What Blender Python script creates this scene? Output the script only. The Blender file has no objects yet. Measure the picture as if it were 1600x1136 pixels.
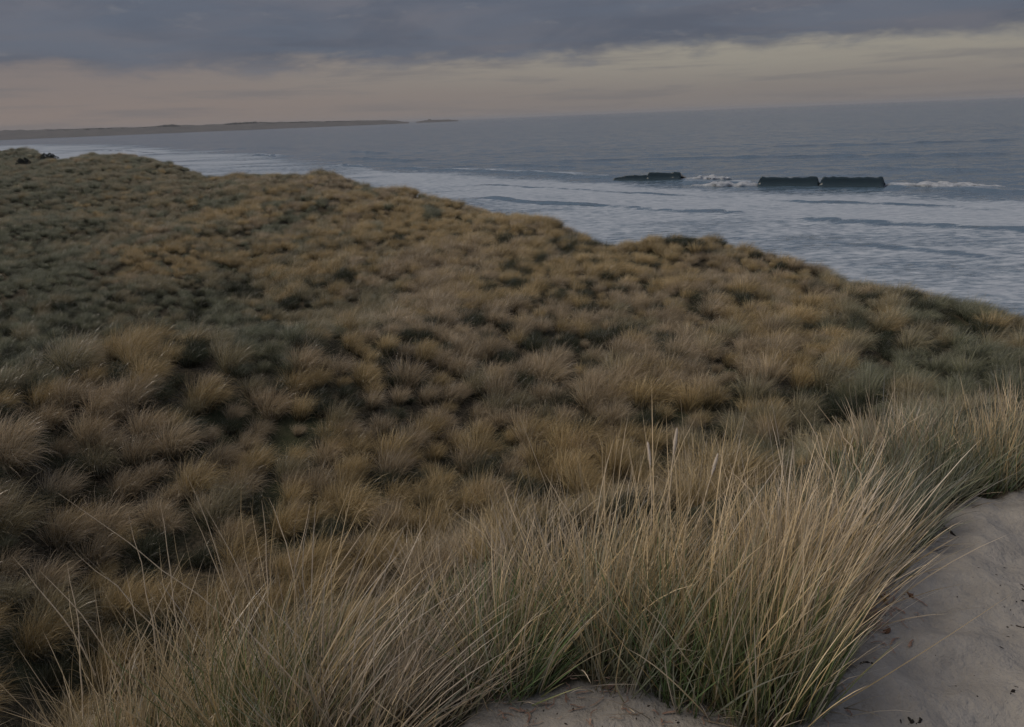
import bpy, math, random
import numpy as np
from mathutils import Matrix, Vector, Euler

R = math.radians
sc = bpy.context.scene
col = sc.collection

# ------------------------------------------------------------------ camera
CAM_Z = 12.0                       # eye height above the sea (sea level = 0)
FPX, CX, CY = 1200.0, 800.0, 568.0  # the photograph is 1600 px wide
PITCH, ROLL = 17.78, -2.29
cam_d = bpy.data.cameras.new('camera')
cam = bpy.data.objects.new('camera', cam_d)
col.objects.link(cam)
cam_d.sensor_width = 36.0
cam_d.lens = 36.0 * FPX / 1600.0
cam_d.clip_start = 0.05
cam_d.clip_end = 60000
RM = Matrix.Rotation(R(90 - PITCH), 4, 'X') @ Matrix.Rotation(R(ROLL), 4, 'Z')
cam.matrix_world = Matrix.Translation((0, 0, CAM_Z)) @ RM
sc.camera = cam
R3 = np.array(RM.to_3x3())

# ------------------------------------------------------------------ sky, sun, exposure
SUN_EL, SUN_AZ = 46.0, -85.0       # soft light from high on the left (azimuth from +Y towards +X)
world = bpy.data.worlds.new('World')
sc.world = world
world.use_nodes = True


def build_world():
    nt = world.node_tree
    N, L = nt.nodes, nt.links
    N.clear()
    out = N.new('ShaderNodeOutputWorld')
    tc = N.new('ShaderNodeTexCoord')
    sep = N.new('ShaderNodeSeparateXYZ')
    L.new(tc.outputs['Generated'], sep.inputs[0])

    def math_(op, a, b=None, c=None):
        n = N.new('ShaderNodeMath')
        n.operation = op
        for i, v in enumerate((a, b, c)):
            if v is None:
                continue
            if isinstance(v, (int, float)):
                n.inputs[i].default_value = v
            else:
                L.new(v, n.inputs[i])
        return n.outputs[0]

    def noise(vec, scale, detail=4, rough=0.55, dist=0.0):
        n = N.new('ShaderNodeTexNoise')
        n.inputs['Scale'].default_value = scale
        n.inputs['Detail'].default_value = detail
        n.inputs['Roughness'].default_value = rough
        n.inputs['Distortion'].default_value = dist
        L.new(vec, n.inputs['Vector'])
        return n.outputs['Fac']

    def smooth(v, a, b):
        n = N.new('ShaderNodeMapRange')
        n.interpolation_type = 'SMOOTHSTEP'
        n.inputs['From Min'].default_value = a
        n.inputs['From Max'].default_value = b
        L.new(v, n.inputs['Value'])
        return n.outputs['Result']

    def mix(f, a, b):
        n = N.new('ShaderNodeMix')
        n.data_type = 'RGBA'
        for s, v in ((0, f), (6, a), (7, b)):
            if isinstance(v, (int, float)):
                n.inputs[s].default_value = v
            elif isinstance(v, tuple):
                n.inputs[s].default_value = (*v, 1)
            else:
                L.new(v, n.inputs[s])
        return n.outputs[2]

    el = math_('MULTIPLY', math_('ARCSINE', sep.outputs['Z']), 57.2958)
    az = math_('ARCTAN2', sep.outputs['X'], sep.outputs['Y'])
    # cloud coordinates: azimuth against elevation, streaks long and thin near the horizon
    cmb = N.new('ShaderNodeCombineXYZ')
    L.new(math_('MULTIPLY', az, 9.0), cmb.inputs[0])
    L.new(math_('MULTIPLY', el, 0.55), cmb.inputs[1])
    streak = noise(cmb.outputs[0], 0.55, 5, 0.55, 0.4)
    fine = noise(cmb.outputs[0], 1.7, 5, 0.6, 0.3)
    cmb2 = N.new('ShaderNodeCombineXYZ')
    L.new(math_('MULTIPLY', az, 6.0), cmb2.inputs[0])
    L.new(math_('MULTIPLY', el, 1.5), cmb2.inputs[1])
    cmb2.inputs[2].default_value = 4.2
    bands = noise(cmb2.outputs[0], 0.9, 4, 0.6, 0.2)
    # overhead the deck is laid on a plane
    zz = math_('MAXIMUM', sep.outputs['Z'], 0.06)
    cmb3 = N.new('ShaderNodeCombineXYZ')
    L.new(math_('DIVIDE', sep.outputs['X'], zz), cmb3.inputs[0])
    L.new(math_('DIVIDE', sep.outputs['Y'], zz), cmb3.inputs[1])
    deck = noise(cmb3.outputs[0], 0.33, 6, 0.58, 0.5)

    # clear strip under the deck: peach to the left, yellowish to the right
    side = smooth(az, -0.55, 0.35)
    low = mix(side, (0.238, 0.194, 0.178), (0.218, 0.194, 0.182))
    high = mix(side, (0.216, 0.185, 0.178), (0.305, 0.282, 0.238))
    strip = mix(smooth(math_('ADD', el, math_('MULTIPLY', bands, 2.0)), 1.6, 4.8), low, high)
    strip = mix(math_('MULTIPLY', smooth(bands, 0.46, 0.68), 0.55), strip, (0.158, 0.150, 0.158))

    # cloud deck
    cl = mix(smooth(streak, 0.36, 0.64), (0.088, 0.099, 0.130), (0.127, 0.130, 0.155))
    cl = mix(math_('MULTIPLY', smooth(fine, 0.56, 0.74), 0.50), cl, (0.185, 0.180, 0.190))
    cl = mix(math_('MULTIPLY', smooth(deck, 0.40, 0.66), 0.6), cl, (0.105, 0.125, 0.165))
    # overcast brightening towards the zenith (1 + 2 sin e)
    lift = math_('ADD', 0.98, math_('MULTIPLY', math_('MAXIMUM', sep.outputs['Z'], 0.0), 1.35))
    lm = N.new('ShaderNodeVectorMath')
    lm.operation = 'SCALE'
    L.new(cl, lm.inputs[0])
    L.new(lift, lm.inputs['Scale'])
    edge = math_('ADD', el, math_('ADD', math_('MULTIPLY', math_('SUBTRACT', streak, 0.5), 3.0),
                                  math_('MULTIPLY', math_('SUBTRACT', fine, 0.5), 2.6)))
    mask = smooth(edge, 3.1, 4.6)
    cloud_col = mix(mask, strip, lm.outputs[0])

    sky = N.new('ShaderNodeTexSky')
    sky.sky_type = 'NISHITA'
    sky.sun_disc = False
    sky.sun_elevation = R(SUN_EL)
    sky.sun_rotation = R(SUN_AZ)
    b1 = N.new('ShaderNodeBackground')
    b1.inputs['Strength'].default_value = 0.05
    L.new(sky.outputs[0], b1.inputs['Color'])
    b2 = N.new('ShaderNodeBackground')
    b2.inputs['Strength'].default_value = 1.0
    L.new(cloud_col, b2.inputs['Color'])
    mx = N.new('ShaderNodeMixShader')
    mx.inputs[0].default_value = 0.96
    L.new(b1.outputs[0], mx.inputs[1])
    L.new(b2.outputs[0], mx.inputs[2])
    L.new(mx.outputs[0], out.inputs['Surface'])


build_world()

sun_d = bpy.data.lights.new('sun', 'SUN')
sun_d.energy = 1.5
sun_d.angle = R(35)
sun_d.color = (1.0, 0.86, 0.69)
sun = bpy.data.objects.new('sun', sun_d)
col.objects.link(sun)
sd_ = Vector((math.sin(R(SUN_AZ)) * math.cos(R(SUN_EL)), math.cos(R(SUN_AZ)) * math.cos(R(SUN_EL)), math.sin(R(SUN_EL))))
sun.rotation_euler = sd_.to_track_quat('Z', 'Y').to_euler()

vs = sc.view_settings
vs.view_transform = 'Standard'
vs.look = 'None'
vs.exposure = 0.0
vs.gamma = 1.0
vs.use_curve_mapping = False

# ------------------------------------------------------------------ helpers


def tag(o, label=None, cat=None, group=None, kind=None):
    if label:
        o['label'] = label
    if cat:
        o['category'] = cat
    if group:
        o['group'] = group
    if kind:
        o['kind'] = kind
    return o


def empty(name, loc, parent=None):
    o = bpy.data.objects.new(name, None)
    o.empty_display_size = 0.1
    o.location = loc
    col.objects.link(o)
    if parent:
        o.parent = parent
    return o


def mesh_np(name, verts, quads=None, tris=None, attrs=None, smooth=True):
    """mesh straight from numpy arrays"""
    me = bpy.data.meshes.new(name)
    nq = 0 if quads is None else len(quads)
    ntr = 0 if tris is None else len(tris)
    idx = []
    if nq:
        idx.append(np.asarray(quads).ravel())
    if ntr:
        idx.append(np.asarray(tris).ravel())
    loops = np.concatenate(idx).astype(np.int32)
    starts = np.concatenate([np.arange(nq) * 4, nq * 4 + np.arange(ntr) * 3]).astype(np.int32)
    me.vertices.add(len(verts))
    me.vertices.foreach_set('co', np.asarray(verts, np.float32).ravel())
    me.loops.add(len(loops))
    me.loops.foreach_set('vertex_index', loops)
    me.polygons.add(nq + ntr)
    me.polygons.foreach_set('loop_start', starts)
    me.update(calc_edges=True)
    me.validate()
    if smooth:
        me.polygons.foreach_set('use_smooth', np.ones(len(me.polygons), bool))
    for k, v in (attrs or {}).items():
        a = me.attributes.new(k, 'FLOAT', 'POINT')
        a.data.foreach_set('value', np.asarray(v, np.float32))
    return me


def link(name, me, mat=None, parent=None, kind=None):
    if mat is not None:
        me.materials.append(mat)
    o = bpy.data.objects.new(name, me)
    col.objects.link(o)
    if parent:
        o.parent = parent
    if kind:
        o['kind'] = kind
    return o


def grid_faces(ni, nj):
    i, j = np.meshgrid(np.arange(ni - 1), np.arange(nj - 1), indexing='ij')
    a = i * nj + j
    return np.stack([a, a + nj, a + nj + 1, a + 1], -1).reshape(-1, 4)


_tab = np.random.RandomState(5).rand(256, 256)


def vnoise(x, y):
    x = np.asarray(x, float)
    y = np.asarray(y, float)
    xi = np.floor(x).astype(int)
    yi = np.floor(y).astype(int)
    fx = x - xi
    fy = y - yi
    fx = fx * fx * (3 - 2 * fx)
    fy = fy * fy * (3 - 2 * fy)
    g = lambda a, b: _tab[a & 255, b & 255]
    return (g(xi, yi) * (1 - fx) * (1 - fy) + g(xi + 1, yi) * fx * (1 - fy)
            + g(xi, yi + 1) * (1 - fx) * fy + g(xi + 1, yi + 1) * fx * fy) * 2 - 1


def fbm(x, y, oct=4, gain=0.5):
    s = 0.0
    a = 1.0
    for k in range(oct):
        s = s + a * vnoise(x * 2 ** k + 17.3 * k, y * 2 ** k + 9.1 * k)
        a *= gain
    return s


def sstep(v, a, b):
    t = np.clip((v - a) / (b - a), 0, 1)
    return t * t * (3 - 2 * t)


def softplus(v, w):
    return 0.5 * (v + np.sqrt(v * v + w * w))


def ray(px, py):
    d = R3 @ np.array([(px - CX) / FPX, -(py - CY) / FPX, -1.0])
    return d / np.linalg.norm(d)


def at_z(px, py, z):
    """where the sight line through a photo point meets the level z (relative to the eye)"""
    d = ray(px, py)
    return d * (z / d[2])


def to_px(p):
    """p relative to the eye -> photo pixel"""
    p = np.atleast_2d(p)
    c = p @ R3
    return CX + FPX * c[:, 0] / -c[:, 2], CY - FPX * c[:, 1] / -c[:, 2], -c[:, 2]


# ------------------------------------------------------------------ materials


class Mat:
    def __init__(self, name):
        self.m = bpy.data.materials.new(name)
        self.m.use_nodes = True
        self.N, self.L = self.m.node_tree.nodes, self.m.node_tree.links
        self.N.clear()
        self.out = self.N.new('ShaderNodeOutputMaterial')

    def node(self, t, **kw):
        n = self.N.new(t)
        for k, v in kw.items():
            setattr(n, k, v)
        return n

    def put(self, sock, v):
        if isinstance(v, (int, float)):
            sock.default_value = v
        elif isinstance(v, tuple):
            sock.default_value = (*v, 1) if len(v) == 3 and sock.type == 'RGBA' else v
        else:
            self.L.new(v, sock)

    def mix(self, f, a, b, blend='MIX'):
        n = self.node('ShaderNodeMix', data_type='RGBA', blend_type=blend)
        self.put(n.inputs[0], f)
        self.put(n.inputs[6], a)
        self.put(n.inputs[7], b)
        return n.outputs[2]

    def math(self, op, a, b=0.0):
        n = self.node('ShaderNodeMath', operation=op)
        self.put(n.inputs[0], a)
        self.put(n.inputs[1], b)
        return n.outputs[0]

    def step(self, v, a, b, lo=0.0, hi=1.0):
        n = self.node('ShaderNodeMapRange', interpolation_type='SMOOTHSTEP')
        self.put(n.inputs['Value'], v)
        n.inputs['From Min'].default_value = a
        n.inputs['From Max'].default_value = b
        n.inputs['To Min'].default_value = lo
        n.inputs['To Max'].default_value = hi
        return n.outputs['Result']

    def noise(self, scale, vec=None, detail=4, rough=0.55):
        n = self.node('ShaderNodeTexNoise')
        n.inputs['Scale'].default_value = scale
        n.inputs['Detail'].default_value = detail
        n.inputs['Roughness'].default_value = rough
        if vec is not None:
            self.L.new(vec, n.inputs['Vector'])
        return n.outputs['Fac']

    def attr(self, name):
        return self.node('ShaderNodeAttribute', attribute_name=name).outputs['Fac']

    def pos(self, scale=None):
        g = self.node('ShaderNodeNewGeometry').outputs['Position']
        if scale is None:
            return g
        m = self.node('ShaderNodeVectorMath', operation='MULTIPLY')
        self.L.new(g, m.inputs[0])
        m.inputs[1].default_value = scale
        return m.outputs[0]


def blade_mat(name, root, mid, tip, root_end=0.35, tip_start=0.5, warm=(0.50, 0.375, 0.19), transl=0.16):
    """grass blade: root, middle and tip colours along its length; each blade and each tussock varies"""
    m = Mat(name)
    t, r = m.attr('t'), m.attr('rnd')
    oi = m.node('ShaderNodeObjectInfo')
    orand = oi.outputs['Random']
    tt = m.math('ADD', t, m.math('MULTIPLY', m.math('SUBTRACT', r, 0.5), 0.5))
    c = m.mix(m.step(tt, 0.05, root_end), root, mid)  # root tone: own green-brown, darkened to put gap shade into the colour
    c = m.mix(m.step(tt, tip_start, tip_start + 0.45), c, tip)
    c = m.mix(m.math('MULTIPLY', m.step(r, 0.70, 1.0), 0.7), c, warm)
    c = m.mix(m.math('MULTIPLY', m.step(orand, 0.6, 1.0), 0.30), c, warm)
    hsv = m.node('ShaderNodeHueSaturation')
    m.L.new(c, hsv.inputs['Color'])
    v = m.math('ADD', m.math('MULTIPLY', m.math('FRACT', m.math('MULTIPLY', r, 5.7)), 0.75), m.math('MULTIPLY', m.math('FRACT', m.math('MULTIPLY', orand, 7.31)), 0.40))
    m.put(hsv.inputs['Value'], m.math('ADD', v, 0.47))
    hsv.inputs['Saturation'].default_value = 1.0
    d = m.node('ShaderNodeBsdfDiffuse')
    m.L.new(hsv.outputs[0], d.inputs['Color'])
    tr = m.node('ShaderNodeBsdfTranslucent')
    m.L.new(hsv.outputs[0], tr.inputs['Color'])
    mx = m.node('ShaderNodeMixShader')
    mx.inputs[0].default_value = transl
    m.L.new(d.outputs[0], mx.inputs[1])
    m.L.new(tr.outputs[0], mx.inputs[2])
    gl = m.node('ShaderNodeBsdfGlossy')
    gl.inputs['Roughness'].default_value = 0.45
    gl.inputs['Color'].default_value = (1, 1, 1, 1)
    fr = m.node('ShaderNodeFresnel')
    fr.inputs['IOR'].default_value = 1.25
    mx2 = m.node('ShaderNodeMixShader')
    m.L.new(m.math('MULTIPLY', fr.outputs[0], 0.5), mx2.inputs[0])
    m.L.new(mx.outputs[0], mx2.inputs[1])
    m.L.new(gl.outputs[0], mx2.inputs[2])
    m.L.new(mx2.outputs[0], m.out.inputs['Surface'])
    return m.m


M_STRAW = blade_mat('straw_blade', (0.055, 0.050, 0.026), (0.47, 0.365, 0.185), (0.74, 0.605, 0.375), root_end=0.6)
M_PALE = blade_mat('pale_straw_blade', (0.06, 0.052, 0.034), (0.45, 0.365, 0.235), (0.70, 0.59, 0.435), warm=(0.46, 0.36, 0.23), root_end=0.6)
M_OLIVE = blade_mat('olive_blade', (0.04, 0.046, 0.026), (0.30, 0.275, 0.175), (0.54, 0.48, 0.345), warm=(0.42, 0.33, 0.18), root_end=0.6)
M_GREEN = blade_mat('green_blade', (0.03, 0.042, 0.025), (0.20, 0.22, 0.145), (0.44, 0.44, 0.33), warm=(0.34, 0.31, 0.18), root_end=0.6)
M_DARK = blade_mat('dark_low_blade', (0.018, 0.024, 0.016), (0.05, 0.062, 0.04), (0.12, 0.135, 0.09), warm=(0.13, 0.11, 0.06), root_end=0.6)  # low dark green growth; shade of the gaps is put into its colour
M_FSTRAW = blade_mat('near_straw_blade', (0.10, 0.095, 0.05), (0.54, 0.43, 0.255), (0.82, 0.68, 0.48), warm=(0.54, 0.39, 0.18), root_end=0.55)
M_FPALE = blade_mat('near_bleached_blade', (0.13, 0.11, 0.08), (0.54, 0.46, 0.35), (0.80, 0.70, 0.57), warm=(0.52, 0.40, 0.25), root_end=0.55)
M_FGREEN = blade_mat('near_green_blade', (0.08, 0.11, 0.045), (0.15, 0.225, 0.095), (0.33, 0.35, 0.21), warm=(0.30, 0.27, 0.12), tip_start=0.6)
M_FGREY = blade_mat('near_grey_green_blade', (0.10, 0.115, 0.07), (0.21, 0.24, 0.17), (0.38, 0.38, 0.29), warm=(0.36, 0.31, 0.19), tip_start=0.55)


def solid_mat(name, a, b, scale=40, rough=0.9, bump=0.3):
    m = Mat(name)
    n = m.noise(scale, m.node('ShaderNodeTexCoord').outputs['Object'])
    p = m.node('ShaderNodeBsdfPrincipled')
    m.L.new(m.mix(m.step(n, 0.3, 0.7), a, b), p.inputs['Base Color'])
    p.inputs['Roughness'].default_value = rough
    p.inputs['Specular IOR Level'].default_value = 0.25
    if bump:
        bp = m.node('ShaderNodeBump')
        bp.inputs['Strength'].default_value = bump
        bp.inputs['Distance'].default_value = 0.003
        m.L.new(n, bp.inputs['Height'])
        m.L.new(bp.outputs[0], p.inputs['Normal'])
    m.L.new(p.outputs[0], m.out.inputs['Surface'])
    return m.m


M_STEM = solid_mat('dry_stem', (0.50, 0.40, 0.27), (0.62, 0.52, 0.38), 60)
M_HEAD = solid_mat('seed_head', (0.50, 0.42, 0.34), (0.66, 0.58, 0.48), 260, bump=0.8)
M_TWIG = solid_mat('dark_twig', (0.012, 0.010, 0.009), (0.045, 0.036, 0.03), 80)
M_WEED = solid_mat('dry_seaweed', (0.008, 0.008, 0.008), (0.03, 0.025, 0.022), 50, rough=0.6)
M_RUST = solid_mat('rusty_dead_leaf', (0.10, 0.05, 0.03), (0.22, 0.12, 0.07), 60)
M_OCHRE = solid_mat('ochre_dead_leaf', (0.20, 0.12, 0.04), (0.33, 0.21, 0.08), 60)
M_SHRUB = solid_mat('shrub_leaf', (0.05, 0.058, 0.055), (0.075, 0.082, 0.072), 2, bump=0)
M_BARK = solid_mat('bark', (0.05, 0.04, 0.03), (0.10, 0.08, 0.06), 12)
M_STONE = solid_mat('far_stone', (0.16, 0.15, 0.14), (0.22, 0.21, 0.19), 0.3, bump=0)
M_WOOD = solid_mat('far_wood', (0.05, 0.054, 0.045), (0.075, 0.078, 0.065), 0.05, bump=0)


def ground_material():
    m = Mat('dune_sand_and_turf')
    P = m.pos()
    s = m.attr('sand')
    n1 = m.noise(9.0, P, 6)
    n2 = m.noise(120.0, P, 3)
    n3 = m.noise(1.3, P, 4)
    sand = m.mix(m.step(n1, 0.3, 0.7), (0.325, 0.305, 0.275), (0.395, 0.372, 0.338))
    sand = m.mix(m.math('MULTIPLY', m.step(n2, 0.55, 0.75), 0.35), sand, (0.24, 0.222, 0.20))
    sand = m.mix(m.math('MULTIPLY', m.step(n3, 0.45, 0.7), 0.35), sand, (0.35, 0.318, 0.282))
    litter = m.mix(m.step(m.noise(22.0, P, 5), 0.35, 0.65), (0.035, 0.032, 0.022), (0.11, 0.09, 0.062))
    litter = m.mix(m.math('MULTIPLY', m.step(m.noise(0.5, P, 3), 0.42, 0.6), 0.7), litter, (0.04, 0.05, 0.026))
    e = m.math('ADD', s, m.math('MULTIPLY', m.math('SUBTRACT', m.noise(14.0, P, 5), 0.5), 0.7))
    c = m.mix(m.step(e, 0.35, 0.65), litter, sand)
    p = m.node('ShaderNodeBsdfPrincipled')
    m.L.new(c, p.inputs['Base Color'])
    p.inputs['Roughness'].default_value = 0.95
    p.inputs['Specular IOR Level'].default_value = 0.1
    b1 = m.node('ShaderNodeBump')
    b1.inputs['Strength'].default_value = 0.8
    b1.inputs['Distance'].default_value = 0.03
    m.L.new(m.noise(26.0, P, 6, 0.6), b1.inputs['Height'])
    b2 = m.node('ShaderNodeBump')
    b2.inputs['Strength'].default_value = 0.4
    b2.inputs['Distance'].default_value = 0.003
    m.L.new(m.noise(260.0, P, 2), b2.inputs['Height'])
    m.L.new(b1.outputs[0], b2.inputs['Normal'])
    m.L.new(b2.outputs[0], p.inputs['Normal'])
    m.L.new(p.outputs[0], m.out.inputs['Surface'])
    return m.m


def water_material(name, with_foam):
    m = Mat(name)
    P = m.pos()
    p = m.node('ShaderNodeBsdfPrincipled')
    p.inputs['IOR'].default_value = 1.33

    def facets(vec, scale, amount, detail=3):
        n = m.node('ShaderNodeTexNoise')
        n.inputs['Scale'].default_value = scale
        n.inputs['Detail'].default_value = detail
        n.inputs['Roughness'].default_value = 0.6
        m.L.new(vec, n.inputs['Vector'])
        a = m.node('ShaderNodeVectorMath', operation='SUBTRACT')
        m.L.new(n.outputs['Color'], a.inputs[0])
        a.inputs[1].default_value = (0.5, 0.5, 0.5)
        b = m.node('ShaderNodeVectorMath', operation='MULTIPLY')
        m.L.new(a.outputs[0], b.inputs[0])
        b.inputs[1].default_value = (amount * 0.6, amount, 0.0)
        return b.outputs[0]

    def add(a, b):
        n = m.node('ShaderNodeVectorMath', operation='ADD')
        m.L.new(a, n.inputs[0])
        m.L.new(b, n.inputs[1])
        return n.outputs[0]

    k = 1.0 if with_foam else 0.45
    nv = add(facets(m.pos((0.5, 1.0, 1.0)), 0.30, 0.8 * k), facets(m.pos((0.55, 1.0, 1.0)), 2.3, 0.8 * k))
    nv = add(nv, facets(m.pos((0.5, 1.0, 1.0)), 0.9, 0.5 * k))
    nv = add(nv, m.node('ShaderNodeNewGeometry').outputs['Normal'])
    nn = m.node('ShaderNodeVectorMath', operation='NORMALIZE')
    m.L.new(nv, nn.inputs[0])
    m.L.new(nn.outputs[0], p.inputs['Normal'])
    deep = m.mix(m.step(m.noise(0.02, m.pos((0.35, 1.0, 1.0)), 4), 0.35, 0.65), (0.100, 0.160, 0.222), (0.120, 0.182, 0.246))
    if with_foam:
        f = m.attr('foam')
        big = m.noise(0.16, m.pos((0.4, 1.0, 1.0)), 6, 0.62)
        lace = m.noise(1.3, m.pos((0.5, 1.0, 1.0)), 6, 0.72)
        k = m.math('ADD', m.math('MULTIPLY', big, 0.7), m.math('MULTIPLY', lace, 1.3))
        e = m.math('ADD', m.math('SUBTRACT', k, 1.5), m.math('MULTIPLY', f, 1.0))
        fm = m.step(e, -0.22, 0.30)
        foamc = m.mix(m.step(lace, 0.3, 0.7), (0.36, 0.415, 0.475), (0.56, 0.605, 0.66))
        m.L.new(m.mix(m.math('MULTIPLY', fm, 0.88), deep, foamc), p.inputs['Base Color'])
        m.L.new(m.step(fm, 0.0, 1.0, 0.15, 0.7), p.inputs['Roughness'])
    else:
        m.put(p.inputs['Base Color'], (0.030, 0.052, 0.066))
        p.inputs['Roughness'].default_value = 0.15
    m.L.new(p.outputs[0], m.out.inputs['Surface'])
    return m.m


M_GROUND = ground_material()
M_SEA = water_material('sea_water', True)
M_WAVE = water_material('wave_face_water', False)


def foam_mat():
    m = Mat('churned_foam')
    P = m.pos()
    n = m.noise(1.6, P, 5, 0.6)
    p = m.node('ShaderNodeBsdfPrincipled')
    m.L.new(m.mix(m.step(n, 0.3, 0.7), (0.30, 0.33, 0.37), (0.52, 0.55, 0.59)), p.inputs['Base Color'])
    p.inputs['Roughness'].default_value = 0.9
    b = m.node('ShaderNodeBump')
    b.inputs['Distance'].default_value = 0.25
    m.L.new(n, b.inputs['Height'])
    m.L.new(b.outputs[0], p.inputs['Normal'])
    m.L.new(p.outputs[0], m.out.inputs['Surface'])
    return m.m


M_FOAM = foam_mat()


def land_mat():
    m = Mat('far_land')
    P = m.pos()
    n = m.noise(0.012, P, 5)
    p = m.node('ShaderNodeBsdfPrincipled')
    c = m.mix(m.step(n, 0.35, 0.65), (0.06, 0.06, 0.058), (0.10, 0.09, 0.085))
    m.L.new(c, p.inputs['Base Color'])
    p.inputs['Roughness'].default_value = 1.0
    m.L.new(p.outputs[0], m.out.inputs['Surface'])
    return m.m


M_LAND = land_mat()

# ------------------------------------------------------------------ the shape of the dunes (heights relative to the eye)
# seaward crest of the dune plateau: photo point of its grass tops and their height below the eye
CREST = [(1900, 560, -4.6), (1750, 525, -4.6), (1600, 484, -4.6), (1500, 464, -4.6), (1400, 434, -4.6), (1300, 412, -4.6),
         (1200, 391, -4.6), (1100, 366, -4.6), (1020, 364, -4.6), (945, 374, -4.75), (880, 354, -4.6), (800, 331, -4.5),
         (740, 323, -4.4), (660, 309, -4.2), (560, 294, -4.0), (480, 284, -3.85), (400, 273, -3.7), (340, 275, -3.7),
         (300, 270, -3.6), (250, 256, -3.4), (200, 247, -3.3), (140, 245, -3.25), (90, 251, -3.3), (60, 241, -3.1),
         (0, 233, -3.0), (-150, 232, -2.8)]
GRASS_H = 0.42
cr = np.array([at_z(a, b, c) for a, b, c in CREST])
cth = np.arctan2(cr[:, 0], cr[:, 1])
crr = np.hypot(cr[:, 0], cr[:, 1])
o_ = np.argsort(cth)
TH = np.concatenate([[-math.pi, -1.6, -1.1], cth[o_], [1.0, 1.5, math.pi]])
RR = np.concatenate([[420, 420, 380], crr[o_], [15, 17, 60]])

FIELD = [(100, 900, -5.6), (400, 850, -5.7), (700, 820, -5.8), (1000, 740, -5.7), (1250, 680, -5.5), (1450, 640, -5.2), (1600, 600, -5.0),
         (100, 720, -5.0), (400, 700, -5.3), (700, 680, -5.55), (1000, 620, -5.4), (1300, 560, -5.3), (1550, 535, -5.2),
         # the ridge that hides the front of the left hollow, and the ground just behind it
         (-120, 690, -4.1), (0, 657, -4.15), (120, 624, -4.2), (250, 592, -4.25), (370, 573, -4.35), (480, 557, -4.45), (580, 528, -4.65), (650, 503, -4.8), (800, 445, -4.95), (900, 395, -4.9),
         (-120, 655, -6.1), (0, 628, -6.2), (120, 595, -6.3), (250, 564, -6.3), (370, 549, -6.2), (480, 533, -5.9), (580, 503, -5.5), (650, 480, -5.2),
         (120, 530, -6.5), (300, 515, -6.5), (450, 495, -6.1), (600, 440, -5.35),
         (1000, 480, -5.2), (1200, 470, -5.2), (1350, 470, -5.1),
         (50, 440, -5.9), (200, 425, -5.5), (350, 400, -5.35), (500, 370, -4.85), (650, 350, -4.6),
         (0, 335, -4.7), (150, 335, -4.9), (300, 322, -4.5), (420, 300, -4.2), (0, 275, -4.1), (150, 268, -3.8), (60, 264, -4.1),
         (30, 254, -4.1)]
fp = np.array([at_z(a, b, c) for a, b, c in FIELD] + [r_ - np.array([0, 0, np.interp(np.hypot(r_[0], r_[1]), [18, 22, 30, 40], [0.52, 0.46, 0.24, 0.12])]) for r_ in cr[1:-1]])


def warp(x, y):
    """log-polar plan coordinates, so that far control points do not swamp near ones"""
    r = np.hypot(x, y) + 1e-6
    return np.stack([np.arctan2(x, y) * 2.2, np.log(r)], -1)


def _tps(d2):
    return 0.5 * d2 * np.log(d2 + 1e-9)


_W = warp(fp[:, 0], fp[:, 1])
_n = len(fp)
_K = _tps(((_W[:, None] - _W[None]) ** 2).sum(-1)) + np.eye(_n) * 0.0015
_P = np.c_[np.ones(_n), _W]
_A = np.block([[_K, _P], [_P.T, np.zeros((3, 3))]])
_c = np.linalg.solve(_A, np.r_[fp[:, 2], 0, 0, 0])


def field(x, y):
    w = warp(x, y)
    sh = w.shape[:-1]
    w = w.reshape(-1, 2)
    out = np.empty(len(w))
    for s in range(0, len(w), 20000):
        q = w[s:s + 20000]
        out[s:s + 20000] = _tps(((q[:, None] - _W[None]) ** 2).sum(-1)) @ _c[:_n] + _c[_n] + q @ _c[_n + 1:]
    out = np.clip(out, -7.0, -2.6).reshape(sh)
    r = np.hypot(x, y)
    amp = np.clip(r / 20, 0.5, 2.2)
    return out + 0.45 * sstep(r, 30, 60) * vnoise(x / 11 + 3, y / 11) + 0.12 * vnoise(x / 6, y / 6 + 2) + amp * (0.16 * vnoise(x / 3.1, y / 3.1) + 0.08 * vnoise(x / 1.3 + 7, y / 1.3))


BROW_X = np.array([-40, -8, -3, -1.5, 0, 1.5, 3, 6, 12, 30, 60])
BROW_Y = np.array([-6, 0.3, 1.7, 2.3, 2.85, 3.5, 4.4, 5.6, 6.6, 8, 9])


def brow_sd(x, y):
    return 0.88 * (y - np.interp(x, BROW_X, BROW_Y))


def fore(x, y):
    z = -1.66 - np.minimum(0.34 * softplus(-(x + 0.25), 0.25), 3.0)
    z = z + 0.05 * vnoise(x * 1.1 + 3, y * 1.1) + 0.032 * vnoise(x * 3.7, y * 3.7 + 5) + 0.022 * vnoise(x * 8, y * 8) + 0.006 * vnoise(x * 19, y * 19) - 0.02 * sstep(vnoise(x * 5.5 + 31, y * 5.5 + 12), 0.35, 0.7)
    z = z - 0.10 * sstep(y, 1.2, -1.5)
    return z - 0.74 * softplus(brow_sd(x, y), 0.35)


def ground(x, y):
    x = np.asarray(x, float)
    y = np.asarray(y, float)
    r = np.hypot(x, y)
    e = (r - np.interp(np.arctan2(x, y), TH, RR)) * 0.8 - 0.4
    drop = 0.62 * softplus(e, 0.8)
    F = field(x, np.maximum(y, 0.5)) - drop
    G = fore(x, y) - 0.5 * softplus((r - 22) * 0.5, 2)
    k = 0.5
    z = np.maximum(F, G) + np.maximum(k - np.abs(F - G), 0) ** 2 / (4 * k)
    return np.maximum(z, -13.2)


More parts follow.
